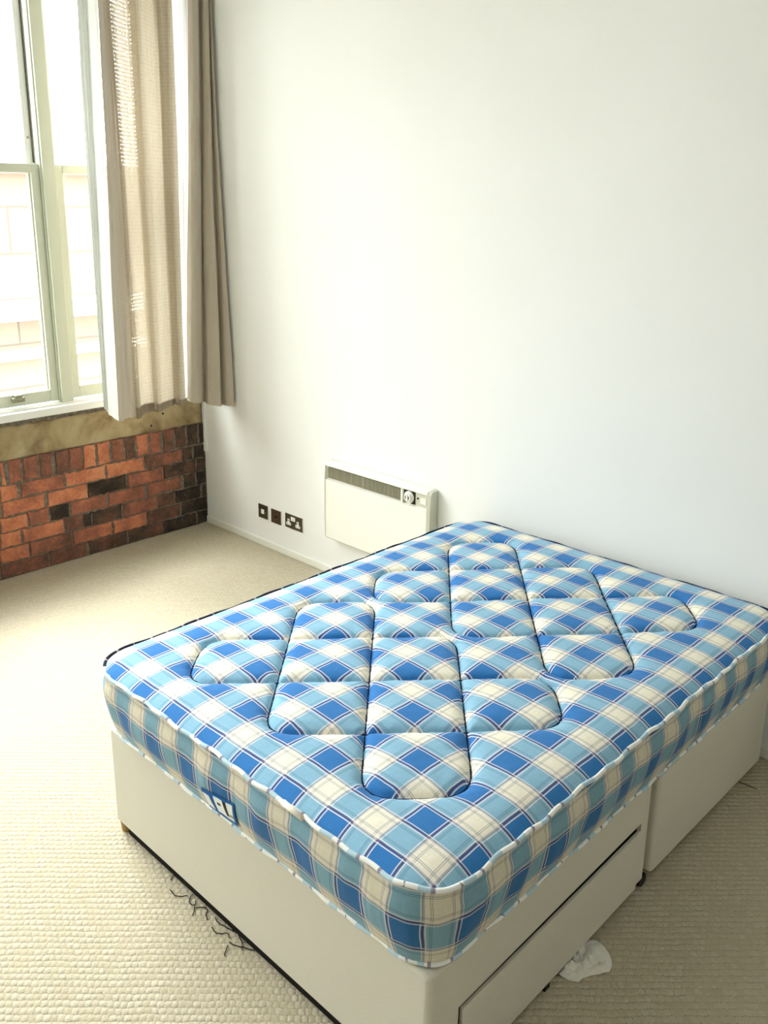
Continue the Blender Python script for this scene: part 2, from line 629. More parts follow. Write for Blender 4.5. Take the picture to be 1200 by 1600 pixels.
# ================================================================== ROOM SHELL
RX, RY, RZ = 6.2, -6.0, 3.75
struct(box_obj('floor', -0.3, RX, RY, 0.12, -0.12, 0.0, M_CARPET))
struct(box_obj('ceiling', -0.3, RX, RY, 0.12, RZ, RZ + 0.1, M_CEIL))
struct(box_obj('wall_back', 0.0, RX, 0.0, 0.12, 0.0, RZ, MW))
M_FARWALL = mat('grey_painted_wall', (0.62, 0.62, 0.60), 0.8, 0.1)
struct(box_obj('wall_right', RX, RX + 0.12, RY, 0.12, 0.0, RZ, M_FARWALL))
struct(box_obj('wall_front', -0.3, RX, RY - 0.12, RY, 0.0, RZ, M_FARWALL))
struct(box_obj('baseboard_back', 0.0, RX, -0.013, 0.0, 0.0, 0.042, M_SKIRT, bevel=0.003))
struct(box_obj('trim_1', -0.012, 0.030, -0.0135, 0.0, 0.475, 3.6, MW, bevel=0.003))

# ---- brick wall with window openings; bricks laid as in the photograph
bm = bmesh.new()
TH = -0.30
box(bm, TH, 0.0, RY, 0.0, 0.0, 0.70, mi=1)                              # below the windows
box(bm, TH, 0.0, RY, 0.0, WIN1[3], RZ, mi=1)                            # above
for a, b in ((WIN1[1], 0.0), (WIN2[1], WIN1[0]), (RY, WIN2[0])):
    box(bm, TH, 0.0, a, b, 0.70, WIN1[3], mi=1)
for wn in (WIN1, WIN2):
    box(bm, TH, -0.05, wn[0], wn[1], 0.70, 0.90, mi=1)
tone = bm.faces.layers.float.new('tone')


def brick(y0, y1, z0, z1, tn, chip=0.0065):
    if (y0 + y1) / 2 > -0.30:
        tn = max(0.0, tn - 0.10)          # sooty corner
    g = 0.0080
    y0 += g; y1 -= g; z0 += g; z1 -= g
    ny, nz = max(3, int((y1 - y0) / 0.022)), max(3, int((z1 - z0) / 0.022))
    pts = []
    for i in range(ny):
        pts.append((y0 + (y1 - y0) * i / ny, z0))
    for i in range(nz):
        pts.append((y1, z0 + (z1 - z0) * i / nz))
    for i in range(ny):
        pts.append((y1 - (y1 - y0) * i / ny, z1))
    for i in range(nz):
        pts.append((y0, z1 - (z1 - z0) * i / nz))
    cy, cz = (y0 + y1) / 2, (z0 + z1) / 2
    proud = random.uniform(0.004, 0.010)
    tilt = random.uniform(-0.02, 0.02)
    rings = [[], [], []]
    for (y, z) in pts:
        corner = 0.004 if (abs(y - y0) < 1e-6 or abs(y - y1) < 1e-6) and (abs(z - z0) < 1e-6 or abs(z - z1) < 1e-6) else 0
        d = random.uniform(-chip, chip * 0.35) - corner
        dy = math.copysign(d, y - cy) if abs(abs(y - cy) - (y1 - y0) / 2) < 1e-6 else 0
        dz = math.copysign(d, z - cz) if abs(abs(z - cz) - (z1 - z0) / 2) < 1e-6 else 0
        y, z = y + dy, z + dz
        for r, (inset, px) in enumerate(((0.0, -0.004), (0.0, proud - 0.003), (0.0035, proud))):
            yy = y - math.copysign(inset, y - cy)
            zz = z - math.copysign(inset, z - cz)
            rings[r].append(bm.verts.new((px + tilt * (z - cz) + (random.uniform(-.0008, .0008) if r == 2 else 0), yy, zz)))
    n = len(pts)
    for r in (0, 1):
        for i in range(n):
            f = bm.faces.new((rings[r][i], rings[r][(i + 1) % n], rings[r + 1][(i + 1) % n], rings[r + 1][i]))
            f[tone] = tn
    f = bm.faces.new(rings[2])
    f[tone] = tn


BH = 0.523 / 6
HDR = [(-1.306, -1.281, .85), (-1.266, -1.189, .62), (-1.183, -1.095, .55), (-1.087, -1.013, .45), (-.997, -.916, .40), (-.916, -.834, .58),
       (-.830, -.751, .92), (-.741, -.660, .78), (-.653, -.570, .58), (-.565, -.492, .34), (-.485, -.405, .76), (-.397, -.316, .62),
       (-.308, -.225, .58), (-.221, -.140, .36), (-.132, -.053, .20), (-.045, -.004, .12)]
ROWS = {1: [(-1.318, -1.219, .82), (-1.207, -.954, .66), (-.948, -.696, .90), (-.689, -.442, .88), (-.435, -.178, .46), (-.170, -.099, .30), (-.091, -.004, .16)],
        2: [(-1.316, -1.075, .78), (-1.063, -.818, .84), (-.818, -.570, .08), (-.561, -.314, .56), (-.314, -.080, .30), (-.072, -.004, .22)],
        3: [(-1.337, -1.182, .86), (-1.180, -1.060, .64), (-1.055, -.937, .10), (-.931, -.703, .66), (-.696, -.446, .60), (-.435, -.188, .52), (-.172, -.084, .34), (-.076, -.004, .14)],
        4: [(-1.346, -1.227, .80), (-1.221, -.978, .80), (-.975, -.859, .46), (-.859, -.806, .05), (-.806, -.612, .22), (-.605, -.370, .54), (-.370, -.240, .32), (-.240, -.049, .03), (-.040, -.004, .18)],
        5: [(-1.355, -1.193, .72), (-1.187, -.940, .52), (-.933, -.682, .66), (-.675, -.451, .82), (-.444, -.206, .30), (-.198, -.004, .14)],
        6: [(-1.364, -1.083, .40), (-1.083, -.847, .42), (-.841, -.589, .30), (-.582, -.336, .22), (-.336, -.090, .16), (-.082, -.004, .10)]}
for a, b, t in HDR:
    brick(a, b, 0.526, 0.660, t)
for kk, row in ROWS.items():
    for a, b, t in row:
        brick(a, b, 0.523 - BH * kk, 0.523 - BH * (kk - 1), t)
# the courses carry on to the left of the frame
y = -1.31
while y > RY + 0.1:
    brick(y - 0.086, y - 0.004, 0.526, 0.660, random.choice((.85, .7, .6, .45, .8)))
    y -= 0.086
for kk in range(1, 7):
    y = ROWS[kk][0][0] - 0.006
    while y > RY + 0.26:
        brick(y - 0.248, y, 0.523 - BH * kk, 0.523 - BH * (kk - 1), random.choice((.85, .8, .7, .6, .5, .25)))
        y -= 0.254
# sooty brick jamb between the window and the white wall, and above
for kk in range(0, 29):
    z0 = 0.86 + kk * BH
    if kk % 2:
        brick(-0.195, -0.004, z0, z0 + BH, random.choice((.12, .2, .3)))
    else:
        brick(-0.195, -0.105, z0, z0 + BH, random.choice((.12, .25, .35)))
        brick(-0.100, -0.004, z0, z0 + BH, random.choice((.10, .2, .3)))
me_faces = bm.faces
for f in bm.faces:
    f.material_index = f.material_index
o = bm_obj('wall_left', bm, None, [M_BRICK, M_MORTAR])
struct(o)

# ---- sandstone sill course, with a ragged mortar line over it
bm = bmesh.new()
N = 150
ya, yb = RY, -0.030
prev = None
for (x0, x1, zb, zt, seed, amp) in ((-0.02, 0.012, 0.664, 0.842, 1, 0.006),):
    secs = []
    for i in range(N + 1):
        y = ya + (yb - ya) * i / N
        jt = noise.noise((y * 14, seed, 0)) * amp * 1.6 + noise.noise((y * 45, seed, 3)) * amp
        jb = noise.noise((y * 11, seed, 9)) * amp
        secs.append([bm.verts.new(p) for p in ((x0, y, zb + jb), (x1 - 0.003, y, zb + jb), (x1, y, zb + jb + 0.005), (x1 + jt * 0.2, y, zt + jt - 0.006), (x1 - 0.006, y, zt + jt), (x0, y, zt + jt))])
    for i in range(N):
        for k2 in range(6):
            bm.faces.new((secs[i][k2], secs[i][(k2 + 1) % 6], secs[i + 1][(k2 + 1) % 6], secs[i + 1][k2]))
    bm.faces.new(secs[0]); bm.faces.new(secs[-1][::-1])
for (yy, zz_) in ((-0.301, 0.764), (-0.385, 0.703)):
    cyl(bm, (0.010, yy, zz_), (1, 0, 0), 0.0065, 0.0045, 12, mi=1)
struct(bm_obj('trim_2', bm, None, [M_STONE, M_BLACK]))
struct(box_obj('trim_3', -0.06, 0.004, RY, -0.03, 0.80, 0.90, M_MORTAR))


# ================================================================== SASH WINDOWS
def make_window(name, wn, detail):
    y0, y1, z0, z1 = wn
    root = empty(name, (0, (y0 + y1) / 2, z0))
    root['kind'] = 'structure'

    def P(nm, fn, M, par=root):
        b = bmesh.new()
        fn(b)
        ob = bm_obj(nm, b, None, M)
        ob.parent = par
        ob.matrix_parent_inverse = Matrix.Identity(4)
        ob.data.transform(Matrix.Translation(-Vector(root.location)) if par is root else Matrix.Translation(-Vector(root.location)))
        return ob
    ym = [y1 - 0.654, y1 - 0.720]            # mullion beside the curtain
    yn = [y1 - 1.746, y1 - 1.812]            # mullion farther left
    zm = z0 + 1.250                           # meeting rails

    def frame(b):
        box(b, -0.16, 0.0, y1 - 0.06, y1, z0 - 0.02, z1, 0.003)
        box(b, -0.16, 0.0, y0, y0 + 0.06, z0 - 0.02, z1, 0.003)
        box(b, -0.16, 0.0, y0 + 0.06, y1 - 0.06, z1 - 0.06, z1, 0.003)
        for a in (ym, yn):
            box(b, -0.16, 0.0, a[1], a[0], z0, z1 - 0.06, 0.003)
            for yy, sg in ((a[0], 1), (a[1], -1)):     # staff beads either side
                box(b, -0.060, -0.014, min(yy, yy + sg * 0.008), max(yy, yy + sg * 0.008), z0, z1 - 0.06, 0.002)
    P('window_frame', frame, M_FRAME)

    def sill(b):
        box(b, -0.16, 0.004, y0, y1, z0 - 0.03, z0 + 0.002, 0.003)
        box(b, 0.0, 0.034, y0 - 0.04, y1 + 0.04, 0.868, z0 - 0.008, 0.006, 3)
    P('window_sill', sill, M_SILL)
    lights = [(ym[0], y1 - 0.06), (yn[0], ym[1]), (y0 + 0.06, yn[1])]
    for (a, b_) in lights:
        def low(b):
            st, br, tr = 0.044, 0.066, 0.046
            xa, xb = -0.070, -0.026
            box(b, xa, xb, a + 0.009, a + 0.009 + st, z0 + 0.012, zm, 0.003)
            box(b, xa, xb, b_ - 0.009 - st, b_ - 0.009, z0 + 0.012, zm, 0.003)
            box(b, xa, xb, a + 0.009 + st, b_ - 0.009 - st, z0 + 0.012, z0 + 0.012 + br, 0.003)
            box(b, xa, xb + 0.004, a + 0.009 + st, b_ - 0.009 - st, zm - tr, zm, 0.003)
            g = 0.009 + st                         # glazing moulding
            for (c0, c1) in ((a + g, a + g + 0.008), (b_ - g - 0.008, b_ - g)):
                box(b, xa + 0.006, xb - 0.016, c0, c1, z0 + 0.078, zm - tr)
        ls = P('lower_sash', low, M_FRAME)
        P('glass_pane', lambda b: box(b, -0.052, -0.048, a + 0.05, b_ - 0.05, z0 + 0.075, zm - 0.04), M_GLASS, ls)

        def up(b):
            st, tr = 0.044, 0.05
            xa, xb = -0.122, -0.078
            box(b, xa, xb, a + 0.004, a + 0.004 + st, zm - 0.045, z1 - 0.065, 0.003)
            box(b, xa, xb, b_ - 0.004 - st, b_ - 0.004, zm - 0.045, z1 - 0.065, 0.003)
            box(b, xa, xb, a + 0.004 + st, b_ - 0.004 - st, zm - 0.045, zm, 0.003)
            box(b, xa, xb, a + 0.004 + st, b_ - 0.004 - st, z1 - 0.065 - tr, z1 - 0.065, 0.003)
        us = P('upper_sash', up, M_SILL)
        P('glass_pane', lambda b: box(b, -0.104, -0.100, a + 0.045, b_ - 0.045, zm - 0.002, z1 - 0.11), M_GLASS, us)
        # sash cord running in the groove beside the mullion
        if detail and a == yn[0]:
            def cord(b):
                tube(b, [(-0.0725, ym[1] - 0.012, zm + 0.01), (-0.0725, ym[1] - 0.012, z1 - 0.08)], 0.0035, 6)
            P('sash_cord', cord, M_BRONZE)

            def screw(b):
                cyl(b, (-0.079, ym[1] - 0.030, zm + 0.13), (1, 0, 0), 0.006, 0.005, 14)
            P('screw', screw, M_BRASS, us)

            def catch(b):
                yc = -1.160
                box(b, -0.026, -0.010, yc - 0.035, yc + 0.035, z0 + 0.036, z0 + 0.062, 0.003)
                box(b, -0.026, -0.004, yc - 0.020, yc + 0.020, z0 + 0.055, z0 + 0.078, 0.004)
            P('sash_lift', catch, M_BRASS, ls)
    return root


make_window('window_1', WIN1, True)
make_window('window_2', WIN2, False)

# ---- neighbouring building seen through the lower panes
root = empty('neighbouring_building', (-4.3, -1.5, -3.0))
bm = bmesh.new()
box(bm, -0.3, 0.0, -6.5, 6.5, 0.0, 5.27)
ob = bm_obj('facade', bm, root, M_FACADE)
uvl = ob.data.uv_layers.new(name='UVMap')
for lp in ob.data.loops:
    co = ob.data.vertices[lp.vertex_index].co
    uvl.data[lp.index].uv = (co.y, co.z)
box_obj('coping', -0.40, 0.10, -6.6, 6.6, 5.27, 5.36, M_COPING, root, 0.01)
box_obj('ledge', 0.0, 0.16, -6.5, 6.5, 3.85, 4.05, M_COPING, root, 0.01)
box_obj('ledge', 0.0, 0.10, -6.5, 6.5, 3.45, 3.55, M_COPING, root, 0.01)
tag(root, 'pale peach stone building seen outside through the lower window panes', 'building')


# ================================================================== CURTAIN
def spline(pts, n):
    """Catmull-Rom through 2D points, n samples"""
    P = [np.array(p, float) for p in pts]
    P = [2 * P[0] - P[1]] + P + [2 * P[-1] - P[-2]]
    out = []
    segs = len(P) - 3
    for i in range(n + 1):
        t = i / n * segs
        s = min(int(t), segs - 1)
        t -= s
        a, b, c, d = P[s:s + 4]
        out.append(0.5 * ((2 * b) + (-a + c) * t + (2 * a - 5 * b + 4 * c - d) * t * t + (-a + 3 * b - 3 * c + d) * t ** 3))
    return out


def sheet(name, top, bot, ztop, zbot_fn, M, parent, n=160, nz=70, thick=0.0, seed=0):
    """cloth sheet hanging between two plan outlines given as (y, x) points"""
    A, B = spline(top, n), spline(bot, n)
    verts, faces, uvs = [], [], []
    L = [0.0]
    for i in range(n):
        L.append(L[-1] + float(np.linalg.norm(B[i + 1] - B[i])))
    for j in range(nz + 1):
        t = j / nz
        for i in range(n + 1):
            zb = zbot_fn(i / n)
            z = ztop + (zb - ztop) * t
            p = A[i] * (1 - t) + B[i] * t
            wv = noise.noise((i / n * 9 + seed, z * 1.1, seed)) * 0.010
            wx = noise.noise((i / n * 22 + seed, z * 2.3, seed + 5)) * 0.004
            verts.append((float(p[1]) + wv + wx, float(p[0]) + wv * 0.5, z))
            uvs.append((L[i], z))
    for j in range(nz):
        for i in range(n):
            a = j * (n + 1) + i
            faces.append((a, a + 1, a + n + 2, a + n + 1))
    me = bpy.data.meshes.new(name)
    me.from_pydata(verts, [], faces)
    uvl = me.uv_layers.new(name='UVMap')
    for lp in me.loops:
        uvl.data[lp.index].uv = uvs[lp.vertex_index]
    return link(name, me, parent, M, True)


CUR = empty('curtain', (0, 0, 0))
ZT = 3.44
CE = Vector((4.5256, -3.1023, 1.9659))


def plan(marks, ztop=ZT):
    """folds measured as (sight line at head of picture, at the hem, depth at head, depth at hem);
    gives the plan outline (y, x) at the rail and at the hem"""
    top, bot = [], []
    for (pt, pb, xt, xb) in marks:
        def hit(px, py, x):
            d = ((px - 551.447) / 1384.77) * RIGHT + ((py - 708.842) / 1384.77) * DOWN + FWD
            t = (x - CE.x) / d.x
            return CE + d * t
        a, b = hit(pt, 0, xt), hit(pb, 640, xb)
        k = (ztop - b.z) / (a.z - b.z)
        top.append((min(b.y + (a.y - b.y) * k, -0.016), xb + (xt - xb) * k))
        bot.append((min(b.y, -0.014), xb))
    return top, bot


# white lining turned round the leading edge
a, b = plan([(119, 162, .198, .188), (127, 165.5, .206, .195), (134, 168, .212, .200), (136.5, 170.5, .226, .216), (143, 177, .262, .256), (152, 184.5, .294, .297)])
sheet('lining', a, b, ZT, lambda s: 0.905 - 0.065 * s, M_LINING, CUR, n=50, seed=2)
# opaque double edge of the face cloth beside the lining
a, b = plan([(152.5, 184.5, .296, .299), (158, 192, .288, .285), (163, 199, .272, .255), (167, 207, .262, .262), (171, 215, .250, .240)])
sheet('edge_hem', a, b, ZT, lambda s: 0.838, M_TAUPE, CUR, n=40, seed=3)
# open weave face in soft folds
mk = []
NF = 17
for i in range(NF):
    s_ = i / (NF - 1)
    mk.append((168 + 101 * s_, 212 + 79 * s_, .252 + .036 * math.sin(i * 0.86 + 1.1) + .008 * math.sin(i * 2.1), .240 + .030 * math.sin(i * 0.86 + 1.1) + .010 * math.sin(i * 1.9)))
ft, fb = plan(mk)


def hemz(s):
    return 0.838 + 0.040 * s
sheet('face_cloth', ft, fb, ZT, hemz, M_FACE, CUR, n=190, seed=4)
# the doubled hem at the foot of the open weave
sheet('hem', [(p[0], p[1] + 0.004) for p in fb], [(p[0], p[1] + 0.004) for p in fb], 0.893,
      lambda s: hemz(s) - 0.010, M_HEM, CUR, n=120, nz=6, seed=4)
# lining showing as a white strip between the folds
a, b = plan([(264, 288, .235, .230), (272, 290, .215, .215), (282, 293, .205, .205), (292, 296, .205, .200), (300, 300, .195, .19)])
sheet('lining', a, b, ZT, lambda s: 0.885, M_LINING_LIT, CUR, n=40, seed=6)
# return folds against the white wall
a, b = plan([(294, 293, .205, .205), (298, 299, .232, .245), (304, 308, .250, .262), (310, 316, .245, .245), (312, 319, .205, .205), (316, 325, .235, .262),
             (321, 336, .255, .300), (325, 345, .258, .318), (326, 347, .225, .275), (328, 356, .262, .325), (329.5, 364.5, .272, .350), (328, 362, .235, .33), (318, 340, .12, .15)])
sheet('return_folds', a, b, ZT, lambda s: 0.868 - 0.045 * min(1, s * 1.6), M_TAUPE, CUR, n=220, seed=8)
tag(CUR, 'long beige open-weave curtain with white lining hanging at the window corner', 'curtain')
# rail it hangs from (above the frame of the photograph)
rail = empty('curtain_rail', (0.23, -1.4, 3.47))
bm = bmesh.new()
box(bm, -0.015, 0.015, -1.42, 1.385, -0.012, 0.018, 0.003)
bm_obj('rail', bm, rail, M_TRIM)
for yy in (-1.2, 0.0, 1.2):
    box_obj('bracket', -0.235, 0.0, yy - 0.012, yy + 0.012, 0.018, 0.036, M_TRIM, rail, 0.002)
tag(rail, 'white curtain rail above the sash window that holds the beige curtain', 'curtain rail')

# ================================================================== PANEL HEATER
HX0, HX1, HZ0, HZ1 = 1.190, 1.928, 0.232, 0.660
H = empty('panel_heater', ((HX0 + HX1) / 2, 0.0, HZ0))


def hp(nm, fn, M, par=None, smooth=False):
    b = bmesh.new()
    fn(b)
    ob = bm_obj(nm, b, par or H, M, smooth)
    ob.data.transform(Matrix.Translation(-Vector(H.location)))
    return ob


def hbody(b):
    # side profile (y, z), swept along x: sloped top, rounded shoulder, undercut foot
    prof = [(-0.012, HZ0 + 0.020), (-0.050, HZ0), (-0.060, HZ0 + 0.010), (-0.060, HZ1 - 0.095),
            (-0.046, HZ1 - 0.090), (-0.046, HZ1 - 0.022), (-0.060, HZ1 - 0.016), (-0.058, HZ1 - 0.006), (-0.050, HZ1), (-0.012, HZ1 + 0.004)]
    xs = [HX0, HX1 - 0.020]
    secs = [[b.verts.new((x, p[0], p[1])) for p in prof] for x in xs]
    n = len(prof)
    for i in range(n):
        b.faces.new((secs[0][i], secs[0][(i + 1) % n], secs[1][(i + 1) % n], secs[1][i]))
    b.faces.new(secs[0]); b.faces.new(secs[1][::-1])
    box(b, HX0 + 0.05, HX1 - 0.07, -0.014, -0.0, HZ0 + 0.05, HZ1 - 0.05)       # wall bracket
hp('body', hbody, M_HEATER)


def side(x0, x1):
    def f(b):
        prof = [(-0.004, HZ0 + 0.012), (-0.050, HZ0 - 0.002), (-0.063, HZ0 + 0.016), (-0.065, HZ1 - 0.10), (-0.058, HZ1 - 0.012), (-0.046, HZ1 + 0.003), (-0.004, HZ1 + 0.006)]
        s0 = [b.verts.new((x0, p[0], p[1])) for p in prof]
        s1 = [b.verts.new((x1, p[0] * 0.93 - 0.0005, HZ0 + (p[1] - HZ0) * 0.985 + 0.003)) for p in prof]
        n = len(prof)
        for i in range(n):
            b.faces.new((s0[i], s0[(i + 1) % n], s1[(i + 1) % n], s1[i]))
        b.faces.new(s0[::-1]); b.faces.new(s1)
    return f
hp('side_cheek', side(HX1 - 0.020, HX1), M_HEATER_SIDE)
hp('side_cheek', side(HX0, HX0 - 0.012), M_HEATER)
GX0, GX1, GZ0, GZ1 = 1.208, 1.738, 0.578, 0.636
gr = hp('grille', lambda b: box(b, GX0, GX1, -0.0475, -0.044, GZ0, GZ1), M_GRILLE_IN)


def slats(b):
    n = 50
    for i in range(n):
        x = GX0 + (i + 0.5) * (GX1 - GX0) / n
        box(b, x - 0.0021, x + 0.0021, -0.0575, -0.0475, GZ0, GZ1)
    for i in range(7):
        x = GX0 + i * (GX1 - GX0) / 6
        box(b, x - 0.003, x + 0.003, -0.0555, -0.0476, GZ0, GZ1)
hp('slats', slats, M_GRILLE, gr)
hp('divider', lambda b: box(b, GX1, GX1 + 0.012, -0.061, -0.044, GZ0 - 0.008, GZ1 + 0.006, 0.002), M_HEATER)
cp = hp('control_panel', lambda b: box(b, GX1 + 0.012, HX1 - 0.022, -0.050, -0.044, GZ0 - 0.004, GZ1 + 0.004, 0.001), M_HEATER_SIDE)
hp('knob_surround', lambda b: box(b, GX1 + 0.014, GX1 + 0.088, -0.0515, -0.049, GZ0 - 0.002, GZ1 + 0.003), M_GRILLE_IN)


def knob(b):
    cyl(b, (1.788, -0.051, 0.6075), (0, -1, 0), 0.030, 0.007, 32)
    cyl(b, (1.788, -0.058, 0.6075), (0, -1, 0), 0.024, 0.012, 32, r2=0.021)
    box(b, 1.784, 1.792, -0.074, -0.069, 0.590, 0.625, 0.001)
kb = hp('dial_knob', knob, M_WHITEPL)


def marks(b):
    for sg in (-1, 1):
        box(b, 1.788 + sg * 0.0105 - 0.0022, 1.788 + sg * 0.0105 + 0.0022, -0.0712, -0.0695, 0.5995, 0.6155)
hp('dial_marks', marks, M_GRILLE_IN, kb)
hp('indicator_lamp', lambda b: cyl(b, (1.842, -0.050, 0.612), (0, -1, 0), 0.005, 0.003, 12), M_GRILLE_IN)
hp('rocker_switch', lambda b: box(b, 1.862, 1.898, -0.057, -0.049, 0.592, 0.620, 0.002), M_HEATER)
tag(H, 'ivory wall-mounted electric panel heater with top grille and dial behind the bed corner', 'heater')


# ================================================================== WALL PLATES
def plate(name, x0, wd, z1, M, label, cat):
    z0 = z1 - 0.084
    r = empty(name, (x0 + wd / 2, 0.0, z0))
    box_obj('back_box', -wd / 2 - 0.002, wd / 2 + 0.002, -0.004, 0.0, -0.002, 0.086, M_TRIM, r, 0.001)
    box_obj('face_plate', -wd / 2, wd / 2, -0.0095, -0.004, 0.0, 0.084, M, r, 0.002)
    tag(r, label, cat)
    return r


r = plate('data_socket', 0.541, 0.084, 0.2585, M_BRONZE, 'small dark bronze wall plate with one white insert, nearest the brick wall', 'socket')
box_obj('white_insert', -0.014, 0.014, -0.0115, -0.0094, 0.028, 0.056, M_WHITEPL, r, 0.0008)
for xx in (-0.031, 0.031):
    b = bmesh.new(); cyl(b, (xx, -0.0094, 0.042), (0, -1, 0), 0.003, 0.0012, 10); bm_obj('screw', b, r, M_BRASS)
r = plate('aerial_socket', 0.660, 0.086, 0.2555, M_BROWN, 'small plain brown wall plate with round outlet, middle of three on the wall', 'socket')
b = bmesh.new(); cyl(b, (0.004, -0.0094, 0.044), (0, -1, 0), 0.017, 0.003, 24); bm_obj('outlet_ring', b, r, M_BRONZE)
b = bmesh.new(); cyl(b, (0.004, -0.0124, 0.044), (0, -1, 0), 0.008, 0.002, 18); bm_obj('outlet_hole', b, r, M_BLACK)
r = plate('double_power_socket', 0.789, 0.146, 0.2620, M_BRONZE, 'wide dark bronze double power socket with white inserts beside the heater', 'socket')
for xx in (-0.040, 0.040):
    b = bmesh.new()
    box(b, xx - 0.0085, xx + 0.0085, -0.0115, -0.0094, 0.018, 0.056, 0.0006)
    box(b, xx - 0.020, xx + 0.020, -0.0114, -0.0094, 0.018, 0.034, 0.0006)
    ins = bm_obj('socket_insert', b, r, M_WHITEPL)
    b = bmesh.new()
    box(b, xx - 0.0025, xx + 0.0025, -0.0118, -0.0113, 0.042, 0.051)
    for q in (-0.0115, 0.0115):
        box(b, xx + q - 0.003, xx + q + 0.003, -0.0118, -0.0112, 0.0235, 0.0275)
    bm_obj('pin_holes', b, ins, M_BLACK)
for xx in (-0.0095, 0.0095):
    box_obj('rocker_switch', xx - 0.0085, xx + 0.0085, -0.0130, -0.0094, 0.050, 0.074, M_WHITEPL, r, 0.001)

# ================================================================== DIVAN BED
BX, BY, BYAW = 2.2164, -1.9311, 0.0055
BW, BL = 1.3403, 1.868
ZB, ZD, ZM = 0.0350, 0.3763, 0.6036
DV = empty('divan_base', (BX, BY, 0), BYAW)


def rounded_box_obj(name, x0, x1, y0, y1, z0, z1, rv, rh, M, parent):
    """upholstered box: vertical edges rounded by rv, top edges by rh"""
    bm = bmesh.new()
    box(bm, x0, x1, y0, y1, z0, z1)
    ve = [e for e in bm.edges if abs(e.verts[0].co.z - e.verts[1].co.z) > 0.01]
    bmesh.ops.bevel(bm, geom=ve, offset=rv, segments=6, profile=0.5, affect='EDGES')
    te = [e for e in bm.edges if all(abs(v.co.z - z1) < 1e-5 for v in e.verts)]
    be = [e for e in bm.edges if all(abs(v.co.z - z0) < 1e-5 for v in e.verts)]
    bmesh.ops.bevel(bm, geom=te + be, offset=rh, segments=4, profile=0.5, affect='EDGES')
    return bm_obj(name, bm, parent, M, False)


SEAM = 1.000
front = rounded_box_obj('base_section', 0.0, BW, 0.0, SEAM - 0.010, ZB, ZD, 0.018, 0.010, M_DIVAN, DV)
rear = rounded_box_obj('base_section', 0.0, BW + 0.006, SEAM + 0.017, BL - 0.03, ZB, ZD, 0.016, 0.010, M_DIVAN, DV)
# cut the drawer opening out of the front section
DA0, DA1 = 0.104, 0.936           # along the side
bm = bmesh.new()
pts = [(DA0, -0.05), (DA1 + 0.0, -0.05), (DA1 + 0.0, 0.258), (DA0, 0.2265)]
A = [bm.verts.new((BW - 0.10, p[0], p[1])) for p in pts]
B = [bm.verts.new((BW + 0.10, p[0], p[1])) for p in pts]
bm.faces.new(A); bm.faces.new(B[::-1])
for i in range(4):
    bm.faces.new((A[i], B[i], B[(i + 1) % 4], A[(i + 1) % 4]))
cut = bm_obj('cutter', bm, DV, M_DARK)
md = front.modifiers.new('cut', 'BOOLEAN')
md.operation = 'DIFFERENCE'
md.object = cut
md.solver = 'EXACT'
bpy.context.view_layer.update()
dg = bpy.context.evaluated_depsgraph_get()
newme = bpy.data.meshes.new_from_object(front.evaluated_get(dg))
front.modifiers.clear()
front.data = newme
bpy.data.objects.remove(cut)
# upholstered drawer front, sagging a little
bm = bmesh.new()
pts = [(DA0 + 0.012, 0.0085), (DA1 - 0.003, 0.0340), (DA1 - 0.003, 0.2330), (DA0 + 0.013, 0.2125)]
A = [bm.verts.new((BW - 0.008, p[0], p[1])) for p in pts]
B = [bm.verts.new((BW + 0.004, p[0], p[1])) for p in pts]
bm.faces.new(A); bm.faces.new(B[::-1])
for i in range(4):
    bm.faces.new((A[i], B[i], B[(i + 1) % 4], A[(i + 1) % 4]))
bmesh.ops.bevel(bm, geom=list(bm.edges), offset=0.003, segments=3, profile=0.5, affect='EDGES')
dr = bm_obj('drawer', bm, DV, M_DIVAN)
bm = bmesh.new()
pts = [(DA0 + 0.002, 0.040), (DA1 - 0.002, 0.040), (DA1 - 0.002, 0.256), (DA0 + 0.002, 0.2250)]
A = [bm.verts.new((BW - 0.098, p[0], p[1])) for p in pts]
B = [bm.verts.new((BW - 0.012, p[0], p[1])) for p in pts]
bm.faces.new(A); bm.faces.new(B[::-1])
for i in range(4):
    bm.faces.new((A[i], B[i], B[(i + 1) % 4], A[(i + 1) % 4]))
bm_obj('drawer_gap_shade', bm, dr, M_DARK)  # black filler that paints the shade inside the drawer gap
box_obj('drawer_glide', BW - 0.012, BW + 0.003, 0.466, 0.490, 0.0, 0.026, M_CASTOR, dr, 0.002)
box_obj('underbed_shade', 0.062, BW - 0.062, 0.011, BL - 0.20, 0.004, ZB + 0.002, M_DARK, DV)  # black block added as the shadow band under the bed


def castor(nm, x, y, M, r=0.020):
    b = bmesh.new()
    cyl(b, (x - 0.012, y, r), (1, 0, 0), r, 0.024, 20)
    box(b, x - 0.014, x + 0.014, y - 0.012, y + 0.012, r, ZB + 0.004)
    return bm_obj(nm, b, DV, M)


b = bmesh.new()
cyl(b, (0.030, 0.026, 0.0), (0, 0, 1), 0.020, ZB + 0.006, 20, r2=0.024)
bm_obj('wooden_foot', b, DV, M_WOODFOOT)['label'] = 'tan wooden foot under the front corner'
b = bmesh.new()
cyl(b, (0.030, 0.026, 0.0), (0, 0, 1), 0.022, 0.006, 20)
castor('castor', BW - 0.018, SEAM - 0.004, M_CASTOR)
castor('castor', BW - 0.03, DA0 - 0.05, M_CASTOR)
castor('castor', BW - 0.03, BL - 0.12, M_CASTOR)
castor('castor', 0.040, BL - 0.12, M_CASTOR)
b.free()
tag(DV, 'beige fabric divan bed base with side drawer under the tartan mattress', 'bed base')

